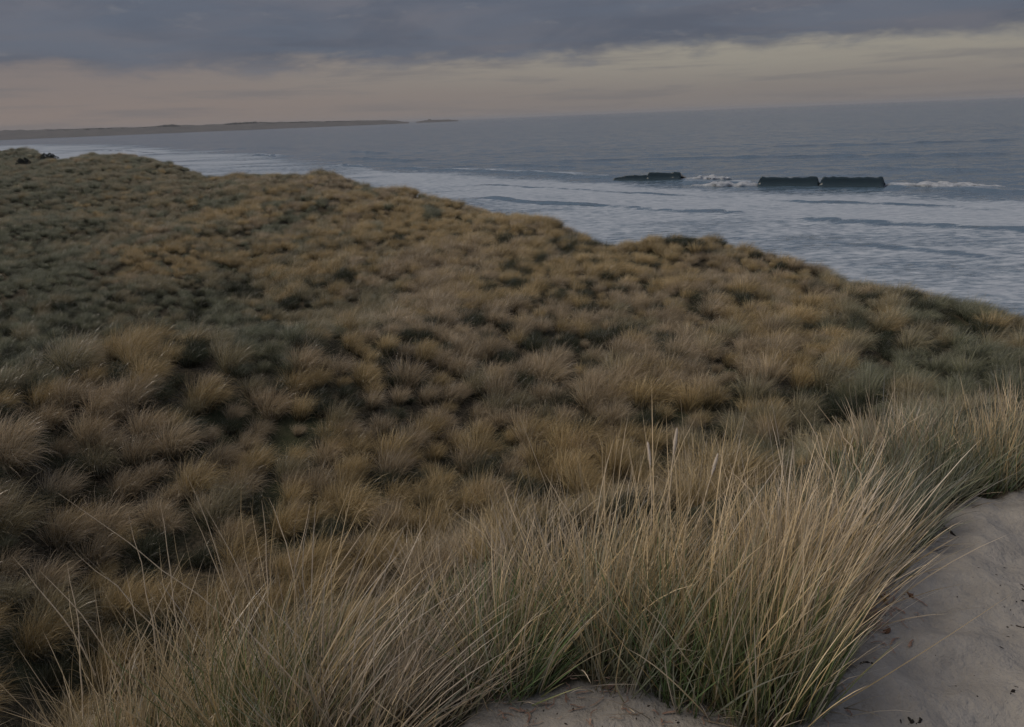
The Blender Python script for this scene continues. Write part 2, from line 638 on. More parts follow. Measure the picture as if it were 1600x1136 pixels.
def hit(px, py, far=400):
    """first place the sight line through a photo point meets the dunes"""
    d = ray(px, py)
    t = np.concatenate([np.linspace(0.5, 8, 600), np.geomspace(8.01, far, 1500)])
    P = t[:, None] * d
    below = P[:, 2] < ground(P[:, 0], P[:, 1])
    if not below.any():
        return None
    return P[np.argmax(below)]


def on_ground(x, y, dz=0.0):
    return Vector((x, y, CAM_Z + float(ground(np.array([x]), np.array([y]))[0]) + dz))


# where bare sand ends and the grass begins (photo points), taken down to the ground
EDGE_PX = [(560, 1300), (700, 1150), (760, 1100), (880, 1070), (1010, 1075), (1110, 1105), (1200, 1150), (1260, 1130), (1320, 1060),
           (1340, 985), (1385, 915), (1440, 850), (1500, 785), (1600, 768), (1800, 745)]


def build_ground():
    def axis(lo, hi, step, far, g):
        core = np.arange(lo, hi + 1e-6, step)
        k = [step]
        s = step
        while k[-1] < far:
            s *= g
            k.append(k[-1] + s)
        k = np.array(k)
        return np.concatenate([(lo - k)[::-1], core, hi + k])

    xs = axis(-2.2, 3.6, 0.022, 420, 1.045)
    ys = axis(0.6, 4.6, 0.022, 430, 1.045)
    X, Y = np.meshgrid(xs, ys, indexing='ij')
    Z = ground(X, Y)
    pts = np.array([hit(a, b)[:2] for a, b in EDGE_PX])
    ye = np.interp(X, pts[:, 0], pts[:, 1])
    # monotone in x only roughly: signed distance to the polyline, sand on the camera's right
    D = np.full(X.shape, 1e9)
    S = np.zeros(X.shape)
    for (a, b) in zip(pts[:-1], pts[1:]):
        v = b - a
        t = np.clip(((X - a[0]) * v[0] + (Y - a[1]) * v[1]) / (v @ v), 0, 1)
        dx, dy = X - a[0] - t * v[0], Y - a[1] - t * v[1]
        d = np.hypot(dx, dy)
        cr_ = v[0] * (Y - a[1]) - v[1] * (X - a[0])
        m = d < D
        D[m] = d[m]
        S[m] = np.sign(cr_[m])
    sd = -S * D                               # > 0 on the sand
    sand = np.clip(0.5 + sd / 0.16, 0, 1)
    sand[(X > 3.2) & (Y > np.interp(X, BROW_X, BROW_Y) - 0.8)] = 0
    me = mesh_np('dune_ground', np.stack([X, Y, Z + CAM_Z], -1).reshape(-1, 3), grid_faces(len(xs), len(ys)), attrs={'sand': sand.ravel()})
    o = link('dune_ground', me, M_GROUND)
    tag(o, kind='structure')
    return pts


EDGE = build_ground()

# ------------------------------------------------------------------ the sea
ZS = -CAM_Z


def line_at(pts):
    return np.array([at_z(a, b, ZS)[:2] for a, b in pts])


# crests of the low broken waves (photo points at the water's level), height in metres, foam trailing behind
WAVE_LINES = [
    ([(1750, 304), (1600, 299), (1500, 297), (1400, 293), (1380, 292), (1190, 291), (1180, 290), (1120, 287), (1062, 285), (960, 278), (830, 271), (760, 268), (690, 265), (600, 262)], 0.40, 5.0),
    ([(1800, 372), (1600, 362), (1540, 359), (1480, 355), (1400, 351), (1340, 347), (1280, 345), (1220, 340)], 0.34, 2.5),
    ([(1185, 335), (1120, 331), (1060, 329), (1000, 326), (930, 321), (860, 317), (790, 312), (720, 309)], 0.30, 2.5),
    ([(1480, 283), (1440, 282), (1400, 281)], 0.35, 3.0),
    ([(640, 252), (600, 249), (540, 247)], 0.55, 4.0),
    ([(600, 240), (560, 238), (530, 237)], 0.6, 5.0),
    ([(672, 251), (640, 249)], 0.5, 4.0),
    ([(575, 261), (540, 259), (514, 261)], 0.75, 3.0),
    ([(440, 245), (400, 243), (385, 243)], 0.9, 5.0),
    ([(1600, 268), (1500, 266), (1400, 263), (1320, 262)], 0.35, 5.0),
    ([(1600, 240), (1450, 243), (1300, 244), (1150, 246), (1000, 249), (860, 252)], 0.40, 7.0),
    ([(1600, 218), (1400, 225), (1200, 229)], 0.45, 9.0),
    ([(1600, 326), (1450, 321), (1300, 317), (1180, 312)], 0.18, 2.0),
    ([(1120, 306), (980, 300), (860, 294), (740, 288)], 0.18, 2.0),
    ([(1600, 402), (1480, 392), (1380, 384), (1290, 378)], 0.16, 1.6),
    ([(470, 232), (400, 231), (330, 233)], 0.5, 5.0),
    ([(360, 222), (280, 223), (200, 226)], 0.6, 7.0),
    ([(250, 240), (200, 236), (150, 235)], 0.5, 6.0),
    ([(900, 262), (820, 259), (760, 258)], 0.35, 4.0),
]


def build_sea():
    th = np.linspace(R(-62), R(62), 620)
    ypx = np.concatenate([np.linspace(620, 330, 120), np.arange(329.3, 200, -0.62), np.linspace(199.5, 183.6, 60)]) - 183.0
    dep = np.arctan(ypx / FPX * 0.93)
    r = CAM_Z / np.tan(dep)
    r = np.concatenate([r, [r[-1] * 1.15, r[-1] * 1.4, 26000, 40000]])
    T, Rr = np.meshgrid(th, r, indexing='ij')
    X, Y = Rr * np.sin(T), Rr * np.cos(T)
    Z = np.zeros_like(X)
    foam = np.zeros_like(X)
    near = sstep(Rr, 420, 260)
    # ground swell and chop, dying out with distance
    w = 0.10 * fbm(X / 9.0, Y / 4.5, 4, 0.6) * sstep(Rr, 500, 150)
    Z += w
    # general surf zone: foam from the breaker line to the beach
    L1 = line_at(WAVE_LINES[0][0])
    l1t = np.arctan2(L1[:, 0], L1[:, 1])
    l1r = np.hypot(L1[:, 0], L1[:, 1])
    oo = np.argsort(l1t)
    rb = np.interp(T, np.r_[R(-60), R(-34), R(-30), R(-22.6), R(-15), l1t[oo]], np.r_[2600, 2000, 1500, 650, 370, l1r[oo]])
    lf = sstep(T, R(-8), R(-13))
    inside = sstep(Rr / rb, 1.02, 0.97) * (1 - lf) + lf * sstep(Rr / rb, 1.15, 0.55)
    frac = Rr / rb
    band = 0.40 * sstep(frac, 1.0, 0.93) * sstep(frac, 0.60, 0.80)
    foam += inside * (0.60 + 0.6 * band * (1 - 0.5 * lf) + 0.13 * fbm(X / 16, Y / 7, 4))
    wl = sstep(T, R(-8), R(-24))
    foam *= 1 - 0.12 * lf
    foam += wl * sstep(frac, 1.6, 0.7) * (0.16 + 0.25 * fbm(X / 60, Y / 20, 3))
    # a calm slick just in front of the breakers
    foam -= 0.45 * sstep(frac, 0.86, 0.94) * sstep(frac, 1.02, 0.97) * sstep(T, R(-14), R(-9))
    for k, (pp, h, tail) in enumerate(WAVE_LINES):
        ln = line_at(pp)
        D = np.full(X.shape, 1e9)
        S = np.zeros(X.shape)
        EN = np.zeros(X.shape)
        seg = np.hypot(*(ln[1:] - ln[:-1]).T)
        cum = np.r_[0, np.cumsum(seg)]
        lo, hi = ln.min(0) - 40, ln.max(0) + 40
        m0 = (X > lo[0]) & (X < hi[0]) & (Y > lo[1]) & (Y < hi[1])
        x, y = X[m0], Y[m0]
        d0 = np.full(x.shape, 1e9)
        s0 = np.zeros(x.shape)
        u0 = np.zeros(x.shape)
        for i, (a, b) in enumerate(zip(ln[:-1], ln[1:])):
            v = b - a
            t = np.clip(((x - a[0]) * v[0] + (y - a[1]) * v[1]) / (v @ v), 0, 1)
            dx, dy = x - a[0] - t * v[0], y - a[1] - t * v[1]
            d = np.hypot(dx, dy)
            m = d < d0
            d0[m] = d[m]
            s0[m] = (np.hypot(x, y) - np.hypot(a[0] + t * v[0], a[1] + t * v[1]))[m]
            u0[m] = (cum[i] + t * seg[i])[m]
        sg = np.sign(s0) * d0 + 0.8 * vnoise(u0 / 6, u0 * 0 + k)   # > 0 behind the crest
        if k == 0:      # the standing faces below take the place of the low ridge
            tt_ = np.arctan2(x, y)
            gap = np.ones(x.shape)
            for pa, pb in ((955, 1068), (1176, 1388)):
                ta_, tb_ = (math.atan2(*ray(q, 290)[:2]) for q in (pa, pb))
                gap *= 1 - sstep(tt_, ta_ - 0.004, ta_ + 0.004) * sstep(tt_, tb_ + 0.004, tb_ - 0.004)
        else:
            gap = 1.0
        env = gap * sstep(u0, 0, 5) * sstep(cum[-1] - u0, 0, 5) * (0.75 + 0.45 * vnoise(u0 / 4.0, u0 * 0 + 3 * k + 1))
        prof = np.where(sg < 0, np.exp(-(sg / 0.9) ** 2), np.exp(-(sg / tail) ** 2))
        Z[m0] += h * env * prof
        white = sstep(sg, -0.2, 0.6) * sstep(sg, tail * 2.4, 0.5)
        dark = sstep(sg, -1.9, -0.7) * sstep(sg, 0.3, -0.2)
        amt = 0.75 if k == 0 else (0.35 if k in (1, 2) else 0.3)
        if k in (9, 10, 11):
            amt = 0.0
        foam[m0] += env * amt * white - env * 0.7 * dark
    Z *= 1.0
    foam *= sstep(Rr, 4500, 2500)
    me = mesh_np('sea', np.stack([X, Y, Z], -1).reshape(-1, 3), grid_faces(len(th), len(r))[:, ::-1], attrs={'foam': np.clip(foam, 0, 1).ravel()})
    o = link('sea', me, M_SEA)
    tag(o, kind='structure')


build_sea()


def breaker(name, left, right, height, label, cat, seed, foam_left=2.0, foam_right=3.0, step_at=None):
    """a wave standing up to break: hollow dark face towards the beach, long back, torn foam at its ends"""
    a, b = at_z(*left, ZS)[:2], at_z(*right, ZS)[:2]
    base = (a + b) / 2
    root = empty(name, (base[0], base[1], 0))
    tag(root, label, cat, 'waves standing up to break off the beach')
    u = (b - a)
    Ln = np.linalg.norm(u)
    u = u / Ln
    n = np.array([-u[1], u[0]])
    if n @ base < 0:
        n = -n                                # n points out to sea
    # profile: distance seaward, height fraction
    prof = np.array([(-1.6, -0.25), (-0.9, -0.02), (-0.45, 0.10), (-0.15, 0.30), (0.02, 0.55), (0.06, 0.80), (0.10, 0.97), (0.22, 1.03), (0.55, 1.03),
                     (0.95, 0.99), (1.3, 0.88), (2.6, 0.62), (4.2, 0.34), (6.0, 0.12), (8.0, -0.25)])
    ns = max(30, int(Ln * 7))
    s = np.linspace(0, 1, ns)
    rng = np.random.RandomState(seed)
    env = sstep(s * Ln, -0.2, 0.45) * sstep((1 - s) * Ln, -0.2, 0.35)
    env = env ** 0.6 * (1 + 0.05 * vnoise(s * Ln / 2.6, s * 0 + seed) + 0.07 * vnoise(s * Ln / 0.6, s * 0 + seed + 5))
    if step_at:
        env *= (0.66 + 0.34 * sstep(s, step_at - 0.01, step_at + 0.01)) * (0.55 + 0.45 * sstep(s, 0, 0.3))
    wob = 0.35 * vnoise(s * Ln / 5, s * 0 + seed + 9)
    V = []
    for i in range(ns):
        for (d, h) in prof:
            q = a + u * s[i] * Ln + n * (d * (0.6 + 0.4 * env[i]) + wob[i]) - base
            V.append((q[0], q[1], h * height * env[i] - 0.05))
    link('wave_face', mesh_np('wave_face', V, grid_faces(ns, len(prof)), smooth=False), M_WAVE, root)
    # foam torn off the ends and a line of foam on the lip
    def foam_roll(p0, p1, rad, nm, sd):
        m = 46
        k = 12
        VV = []
        for i in range(m):
            t = i / (m - 1)
            c = p0 + (p1 - p0) * t - base
            rr = rad * (math.sin(math.pi * min(1, t * 1.02)) ** 0.45) * (1 + 0.5 * vnoise(np.array([t * 11]), np.array([sd * 3.3]))[0])
            for j in range(k):
                an = 2 * math.pi * j / k
                q = rr * (1 + 0.45 * vnoise(np.array([t * 19 + j]), np.array([sd + j * 1.7]))[0])
                VV.append((c[0] + n[0] * q * math.cos(an) * 1.9, c[1] + n[1] * q * math.cos(an) * 1.9, q * math.sin(an) * 0.9))
        F = []
        for i in range(m - 1):
            for j in range(k):
                F.append((i * k + j, i * k + (j + 1) % k, (i + 1) * k + (j + 1) % k, (i + 1) * k + j))
        link('foam_roll', mesh_np('foam_roll', VV, np.array(F)), M_FOAM, root)
    if foam_left:
        foam_roll(a - u * foam_left + n * 0.7, a + u * 0.5 + n * 0.9, height * 0.42, 'l', seed)
    if foam_right:
        foam_roll(b - u * 0.4 + n * 0.8, b + u * foam_right + n * 0.6, height * 0.46, 'r', seed + 1)
    return root


breaker('breaking_wave', (1184, 291), (1279, 291), 1.36, 'dark unbroken wave face just left of the greenish one, right of centre offshore', 'wave', 3, 11.0, 0)
breaker('breaking_wave', (1280.5, 291.5), (1381, 292), 1.40, 'greenish dark wave face with white foam torn off its right end', 'wave', 8, 0, 16.0)
breaker('breaking_wave', (958, 281.5), (1064, 281), 1.35, 'smaller dark stepped wave face breaking further left offshore', 'wave', 13, 0, 9.0, step_at=0.52)


# ------------------------------------------------------------------ far coast
def build_headland():
    # photo column, distance of the shore, height of the skyline above the sea
    K = [(p, 4600, 12 + 3.83 * q) for p, q in ((-700, 9), (-300, 9), (0, 9), (80, 8.2), (150, 7.6), (220, 7), (265, 7.8), (310, 6.4), (360, 6.8), (400, 7.4), (450, 6.0), (500, 5.0), (560, 4.0),
                                                (600, 3.0), (622, 1.4))] + [(632, 4600, 10), (640, 4600, 7)]
    th = np.array([math.atan2(*ray(p, 205)[:2]) for p, _, _ in K])
    t = np.linspace(th[0], th[-1], 420)
    rs = np.interp(t, th, [k[1] for k in K])
    hh = np.interp(t, th, [k[2] for k in K])
    hh = hh * (1 + 0.05 * fbm(t * 160, t * 0, 4))
    prof = [(-60, -1.5), (-20, 0.0), (0, 0.07), (25, 0.16), (70, 0.22), (150, 0.45), (260, 0.85), (340, 1.0), (450, 0.8), (700, 0.5), (900, -0.1)]
    V = []
    for i in range(len(t)):
        for d, h in prof:
            q = rs[i] + d * min(1, hh[i] / 25)
            V.append((q * math.sin(t[i]), q * math.cos(t[i]), hh[i] * h if h > 0 else h))
    o = link('headland', mesh_np('headland', V, grid_faces(len(t), len(prof))[:, ::-1]), M_LAND)
    tag(o, kind='structure')
    # strips of far woodland on its skyline
    rng = np.random.RandomState(4)
    VV, FF = [], []
    for (p0, p1, hgt, n) in ((248, 285, 10, 60), (345, 425, 10, 130), (428, 560, 6, 110), (60, 240, 5, 90)):
        for k in range(n):
            p = rng.uniform(p0, p1)
            a = math.atan2(*ray(p, 205)[:2])
            r0 = np.interp(a, th, [k_[1] for k_ in K])
            h0 = np.interp(a, th, [k_[2] for k_ in K])
            d = rng.uniform(250, 400)
            q = r0 + d
            c = np.array([q * math.sin(a), q * math.cos(a), h0 * 0.92 - 2])
            edge = math.sin(math.pi * (p - p0) / (p1 - p0)) ** 0.5
            hr = hgt * rng.uniform(0.5, 1.1) * edge
            w = rng.uniform(8, 16)
            b = len(VV)
            m = 7
            for ring, (zz, ww) in enumerate(((0, 0.8), (0.45, 1.0), (0.8, 0.65))):
                for j in range(m):
                    an = 2 * math.pi * j / m
                    f = w * ww * rng.uniform(0.75, 1.2)
                    VV.append(c + np.array([f * math.cos(an), f * math.sin(an), zz * hr]))
            VV.append(c + np.array([0, 0, hr]))
            for ring in range(2):
                for j in range(m):
                    FF.append((b + ring * m + j, b + ring * m + (j + 1) % m, b + (ring + 1) * m + (j + 1) % m))
                    FF.append((b + ring * m + j, b + (ring + 1) * m + (j + 1) % m, b + (ring + 1) * m + j))
            for j in range(m):
                FF.append((b + 2 * m + j, b + 2 * m + (j + 1) % m, b + 3 * m))
    o = link('far_woodland', mesh_np('far_woodland', VV, None, np.array(FF)), M_WOOD)
    tag(o, kind='stuff')
    # low islet beyond the point, with a small squat building on it
    th2 = [math.atan2(*ray(p, 186)[:2]) for p in (650, 664, 672, 684, 700, 716)]
    t = np.linspace(th2[0], th2[-1], 60)
    hh = np.interp(t, th2, [6, 13.5, 14.5, 13.5, 13, 6])
    V = []
    for i in range(len(t)):
        for d, h in ((-50, -0.2), (0, 0.2), (60, 0.9), (100, 1.0), (180, 0.6), (260, -0.2)):
            q = 5000 + d
            V.append((q * math.sin(t[i]), q * math.cos(t[i]), h * hh[i]))
    tag(link('islet', mesh_np('islet', V, grid_faces(60, 6)[:, ::-1]), M_LAND), kind='structure')
    a = math.atan2(*ray(672, 186)[:2])
    root = empty('far_building', (5090 * math.sin(a), 5090 * math.cos(a), 13.5))
    tag(root, 'tiny squat building on the low islet at the horizon', 'building')
    def bx(nm, cx, w, d, h, roof):
        x0, x1, y0, y1 = cx - w / 2, cx + w / 2, -d / 2, d / 2
        v = [(x0, y0, 0), (x1, y0, 0), (x1, y1, 0), (x0, y1, 0), (x0, y0, h), (x1, y0, h), (x1, y1, h), (x0, y1, h), (x0, 0, h + roof), (x1, 0, h + roof)]
        link(nm, mesh_np(nm, v, np.array([(0, 1, 5, 4), (1, 2, 6, 5), (2, 3, 7, 6), (3, 0, 4, 7), (4, 5, 9, 8), (7, 8, 9, 6)]), np.array([(4, 8, 7), (5, 6, 9)]), smooth=False), M_STONE, root)
    bx('wall', 0, 12, 9, 3, 2)
    bx('tower', -8.6, 5, 6, 6, 0.8)


build_headland()


# ------------------------------------------------------------------ the air
def build_haze():
    m = bpy.data.materials.new('sea_haze')
    m.use_nodes = True
    nt = m.node_tree
    nt.nodes.clear()
    out = nt.nodes.new('ShaderNodeOutputMaterial')
    v = nt.nodes.new('ShaderNodeVolumePrincipled')
    v.inputs['Color'].default_value = (0.86, 0.88, 0.92, 1)
    v.inputs['Density'].default_value = 0.00008
    v.inputs['Anisotropy'].default_value = 0.0
    nt.links.new(v.outputs[0], out.inputs['Volume'])
    x, y0, y1, z0, z1 = 42000, -42000, 42000, -15.0, 48.0
    V = [(a, b, c) for c in (z0, z1) for a, b in ((-x, y0), (x, y0), (x, y1), (-x, y1))]
    F = np.array([(3, 2, 1, 0), (4, 5, 6, 7), (0, 1, 5, 4), (1, 2, 6, 5), (2, 3, 7, 6), (3, 0, 4, 7)])
    o = link('haze', mesh_np('haze', V, F, smooth=False), m)
    tag(o, kind='stuff')


build_haze()


# ------------------------------------------------------------------ grass
def blades(rng, n, base_r, length, tilt, wind, bend, droop, width, segs=5, ragged=0.25, lean0=0.6, stray=0.0, leansd=0.35):
    """n curved tapering blades growing from a disc: arrays for mesh_np"""
    ang = rng.uniform(0, 2 * np.pi, n)
    rad = base_r * np.sqrt(rng.uniform(0, 1, n))
    bx, by = rad * np.cos(ang), rad * np.sin(ang)
    L = length * np.clip(rng.normal(1, ragged, n), 0.35, 1.6)
    ta = ang + rng.normal(0, 0.9, n)
    tm = tilt * (0.25 + rad / base_r) * np.abs(rng.normal(0.8, 0.4, n))
    wd = np.array(wind, float)
    str_ = (rng.uniform(0, 1, n) < stray)
    lean = np.where(str_, rng.uniform(-0.6, 0.5, n), rng.normal(1.0, leansd, n))
    d = np.stack([np.cos(ta) * tm + wd[0] * lean * lean0, np.sin(ta) * tm + wd[1] * lean * lean0, np.ones(n)], -1)
    d /= np.linalg.norm(d, axis=1)[:, None]
    p = np.stack([bx, by, np.full(n, -0.02)], -1)
    bendv = bend * np.clip(rng.normal(1, 0.4, n), 0.1, 2.2) * np.where(str_, 0.25, 1)
    droopv = droop * np.clip(rng.normal(1, 0.5, n), 0, 2.4) * np.where(str_, 0.4, 1)
    fac = rng.uniform(0, 2 * np.pi, n)
    fv = np.stack([np.cos(fac), np.sin(fac), np.zeros(n)], -1)
    kink = rng.normal(0, 0.06, (n, 2))
    w0 = width * rng.uniform(0.6, 1.3, n)
    V = np.empty((n, segs * 2 + 1, 3))
    T = np.empty((n, segs * 2 + 1))
    for k in range(segs + 1):
        t = k / segs
        side = np.cross(d, fv)
        side /= (np.linalg.norm(side, axis=1)[:, None] + 1e-9)
        if k < segs:
            w = w0 * (1 - 0.75 * t ** 1.6) * (0.7 if k == 0 else 1)
            V[:, 2 * k] = p - side * w[:, None] * 0.5
            V[:, 2 * k + 1] = p + side * w[:, None] * 0.5
            T[:, 2 * k] = T[:, 2 * k + 1] = t
        else:
            V[:, 2 * segs] = p
            T[:, 2 * segs] = 1
        p = p + d * (L / segs)[:, None]
        g = (0.25 + t * 1.6)
        d = d + np.stack([wd[0] * bendv * g + kink[:, 0], wd[1] * bendv * g + kink[:, 1], -droopv * g], -1) / segs
        d /= np.linalg.norm(d, axis=1)[:, None]
    b = (np.arange(n) * (segs * 2 + 1))[:, None]
    q = np.concatenate([np.stack([b + 2 * k, b + 2 * k + 1, b + 2 * k + 3, b + 2 * k + 2], -1) for k in range(segs - 1)], 1).reshape(-1, 4)
    k = segs - 1
    tr = np.stack([b + 2 * k, b + 2 * k + 1, b + 2 * k + 2], -1).reshape(-1, 3)
    rn = np.repeat(rng.uniform(0, 1, n), segs * 2 + 1)
    V[:, :, 2] = np.maximum(V[:, :, 2], -0.03)
    return V.reshape(-1, 3), q, tr, {'t': T.ravel(), 'rnd': rn}


def merge(parts):
    Vs, Qs, Ts, tt, rr = [], [], [], [], []
    o = 0
    for V, q, tr, at in parts:
        Vs.append(V)
        Qs.append(q + o)
        Ts.append(tr + o)
        tt.append(at['t'])
        rr.append(at['rnd'])
        o += len(V)
    return np.concatenate(Vs), np.concatenate(Qs), np.concatenate(Ts), {'t': np.concatenate(tt), 'rnd': np.concatenate(rr)}


WIND = (0.78, 0.46)
SRC = bpy.data.collections.new('tussock_sources')     # never linked to the scene: only the meadow's instances use it
SHAPES = []
for k in range(7):
    rg = np.random.RandomState(100 + k)
    a = blades(rg, 620, rg.uniform(0.15, 0.19), rg.uniform(0.54, 0.64), rg.uniform(0.46, 0.62), WIND, rg.uniform(0.45, 0.85), rg.uniform(1.7, 2.4), 0.0052, 6, 0.18, lean0=0.30, stray=0.05)
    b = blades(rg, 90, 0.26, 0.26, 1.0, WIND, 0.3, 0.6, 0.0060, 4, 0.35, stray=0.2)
    SHAPES.append((a, b))
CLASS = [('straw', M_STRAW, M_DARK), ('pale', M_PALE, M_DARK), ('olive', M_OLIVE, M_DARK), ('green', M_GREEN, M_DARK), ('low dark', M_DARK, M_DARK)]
SOURCES = []            # [class][shape] -> (dry mesh, green mesh, joined mesh object)
k_id = 0
for ci, (cn, mt, mu) in enumerate(CLASS):
    row = []
    for si, (a, b) in enumerate(SHAPES):
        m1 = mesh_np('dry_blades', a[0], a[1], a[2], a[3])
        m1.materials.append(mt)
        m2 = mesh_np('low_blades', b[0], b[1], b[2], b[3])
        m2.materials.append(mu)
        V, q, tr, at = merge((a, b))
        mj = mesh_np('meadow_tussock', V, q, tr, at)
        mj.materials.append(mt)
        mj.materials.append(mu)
        nf = np.zeros(len(mj.polygons), np.int32)
        nq1, nq = len(a[1]), len(q)
        nf[nq1:nq] = 1
        nf[nq + len(a[2]):] = 1
        mj.polygons.foreach_set('material_index', nf)
        oj = bpy.data.objects.new('source_%03d' % k_id, mj)
        SRC.objects.link(oj)
        k_id += 1
        row.append((m1, m2))
    SOURCES.append(row)
NS = len(SHAPES)

# how green the meadow is, place by place
GREENS = [(60, 300, .75), (0, 400, .8), (120, 460, .8), (300, 500, .8), (420, 540, .85), (200, 545, .75), (60, 600, .55), (450, 380, .35), (250, 420, .2),
          (400, 330, .25), (300, 290, .55), (180, 270, .55), (30, 245, .75), (60, 280, .7), (150, 335, .6), (400, 287, .5), (230, 320, .5), (480, 300, .4), (600, 330, .08), (700, 450, .12), (560, 500, .45), (800, 500, .12), (1000, 450, .15), (1100, 420, .1),
          (1000, 560, .25), (1200, 540, .2), (1350, 530, .4), (1500, 560, .85), (1400, 600, .8), (1580, 520, .7), (1300, 440, .1), (1200, 640, .35), (1000, 640, .15),
          (700, 620, .15), (500, 640, .12), (300, 620, .08), (100, 690, .1), (30, 870, .45), (300, 880, .4), (200, 790, .15), (0, 740, .2), (700, 780, .12), (900, 730, .15), (500, 300, .15), (820, 380, .1),
          (340, 370, .3), (220, 500, .7)]
gp = []
for a, b, g in GREENS:
    h_ = hit(a, b)
    if h_ is not None:
        gp.append((*warp(h_[0], h_[1]), g))
gp = np.array(gp)


def greenness(x, y):
    w = warp(x, y)
    d2 = ((w[:, None] - gp[None, :, :2]) ** 2).sum(-1)
    k = 1 / (d2 + 0.004) ** 2
    return (k * gp[:, 2]).sum(1) / k.sum(1)


def scatter():
    rng = np.random.RandomState(21)
    X, Y, S = [], [], []
    r = 5.0
    while r < 210:
        sp = np.interp(r, [5, 14, 26, 60, 210], [0.455, 0.455, 0.43, 0.48, 1.0])
        n = int(R(92) * r / sp)
        th = R(-46) + R(92) * (np.arange(n) + rng.uniform(0, 1)) / n + rng.normal(0, 0.28, n) * sp / r
        rr = r + rng.normal(0, 0.28, n) * sp
        X.append(rr * np.sin(th))
        Y.append(rr * np.cos(th))
        S.append(np.full(n, np.interp(r, [5, 13, 26, 60, 210], [0.75, 0.74, 0.64, 0.64, 1.2])))
        r += sp * 0.92
    X, Y, S = map(np.concatenate, (X, Y, S))
    rad = np.hypot(X, Y)
    e = rad - np.interp(np.arctan2(X, Y), TH, RR)
    keep = (brow_sd(X, Y) > 0.9 + 1.8 * sstep(X, 1.0, 2.5)) & (e < 4.5)
    X, Y, S, rad = X[keep], Y[keep], S[keep], rad[keep]
    Z = ground(X, Y)
    g = greenness(X, Y) + 0.16 * vnoise(X / 2.3, Y / 2.3) + rng.normal(0, 0.13, len(X))
    cls = np.where(g > 0.62, 3, np.where(g > 0.40, 2, np.where(vnoise(X / 3.7 + 50, Y / 3.7) + rng.normal(0, 0.5, len(X)) > 0.25, 1, 0)))
    S = S * np.clip(rng.normal(1.0, 0.26, len(X)), 0.5, 1.6) * np.where(cls == 3, 0.85, 1.0) * (1 + 0.15 * vnoise(X / 4, Y / 4 + 20))
    u_, v_ = np.arctan2(X, Y), np.log(rad)
    gap_shade = (vnoise(u_ * 30 + 5, v_ * 16) + 0.6 * vnoise(u_ * 60, v_ * 31 + 9) > 0.62) | (rng.uniform(0, 1, len(X)) < 0.10)
    S = np.where(gap_shade, S * 0.85, S)
    cls = np.where(gap_shade, np.where(rad > 34, 3, 4), cls)  # these tussocks are coloured darker to imitate shaded gaps in the meadow
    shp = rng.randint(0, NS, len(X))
    rot = rng.normal(0, 0.42, len(X)) + 0.35 * vnoise(X / 6, Y / 6 + 40)
    return X, Y, Z, S, cls, shp, rot


SIL_X = [-100, 0, 150, 300, 450, 600, 700, 800, 900, 1000, 1150, 1300, 1450, 1600, 1700]
SIL_Y = [900, 900, 890, 860, 840, 850, 850, 840, 780, 740, 730, 660, 640, 620, 610]


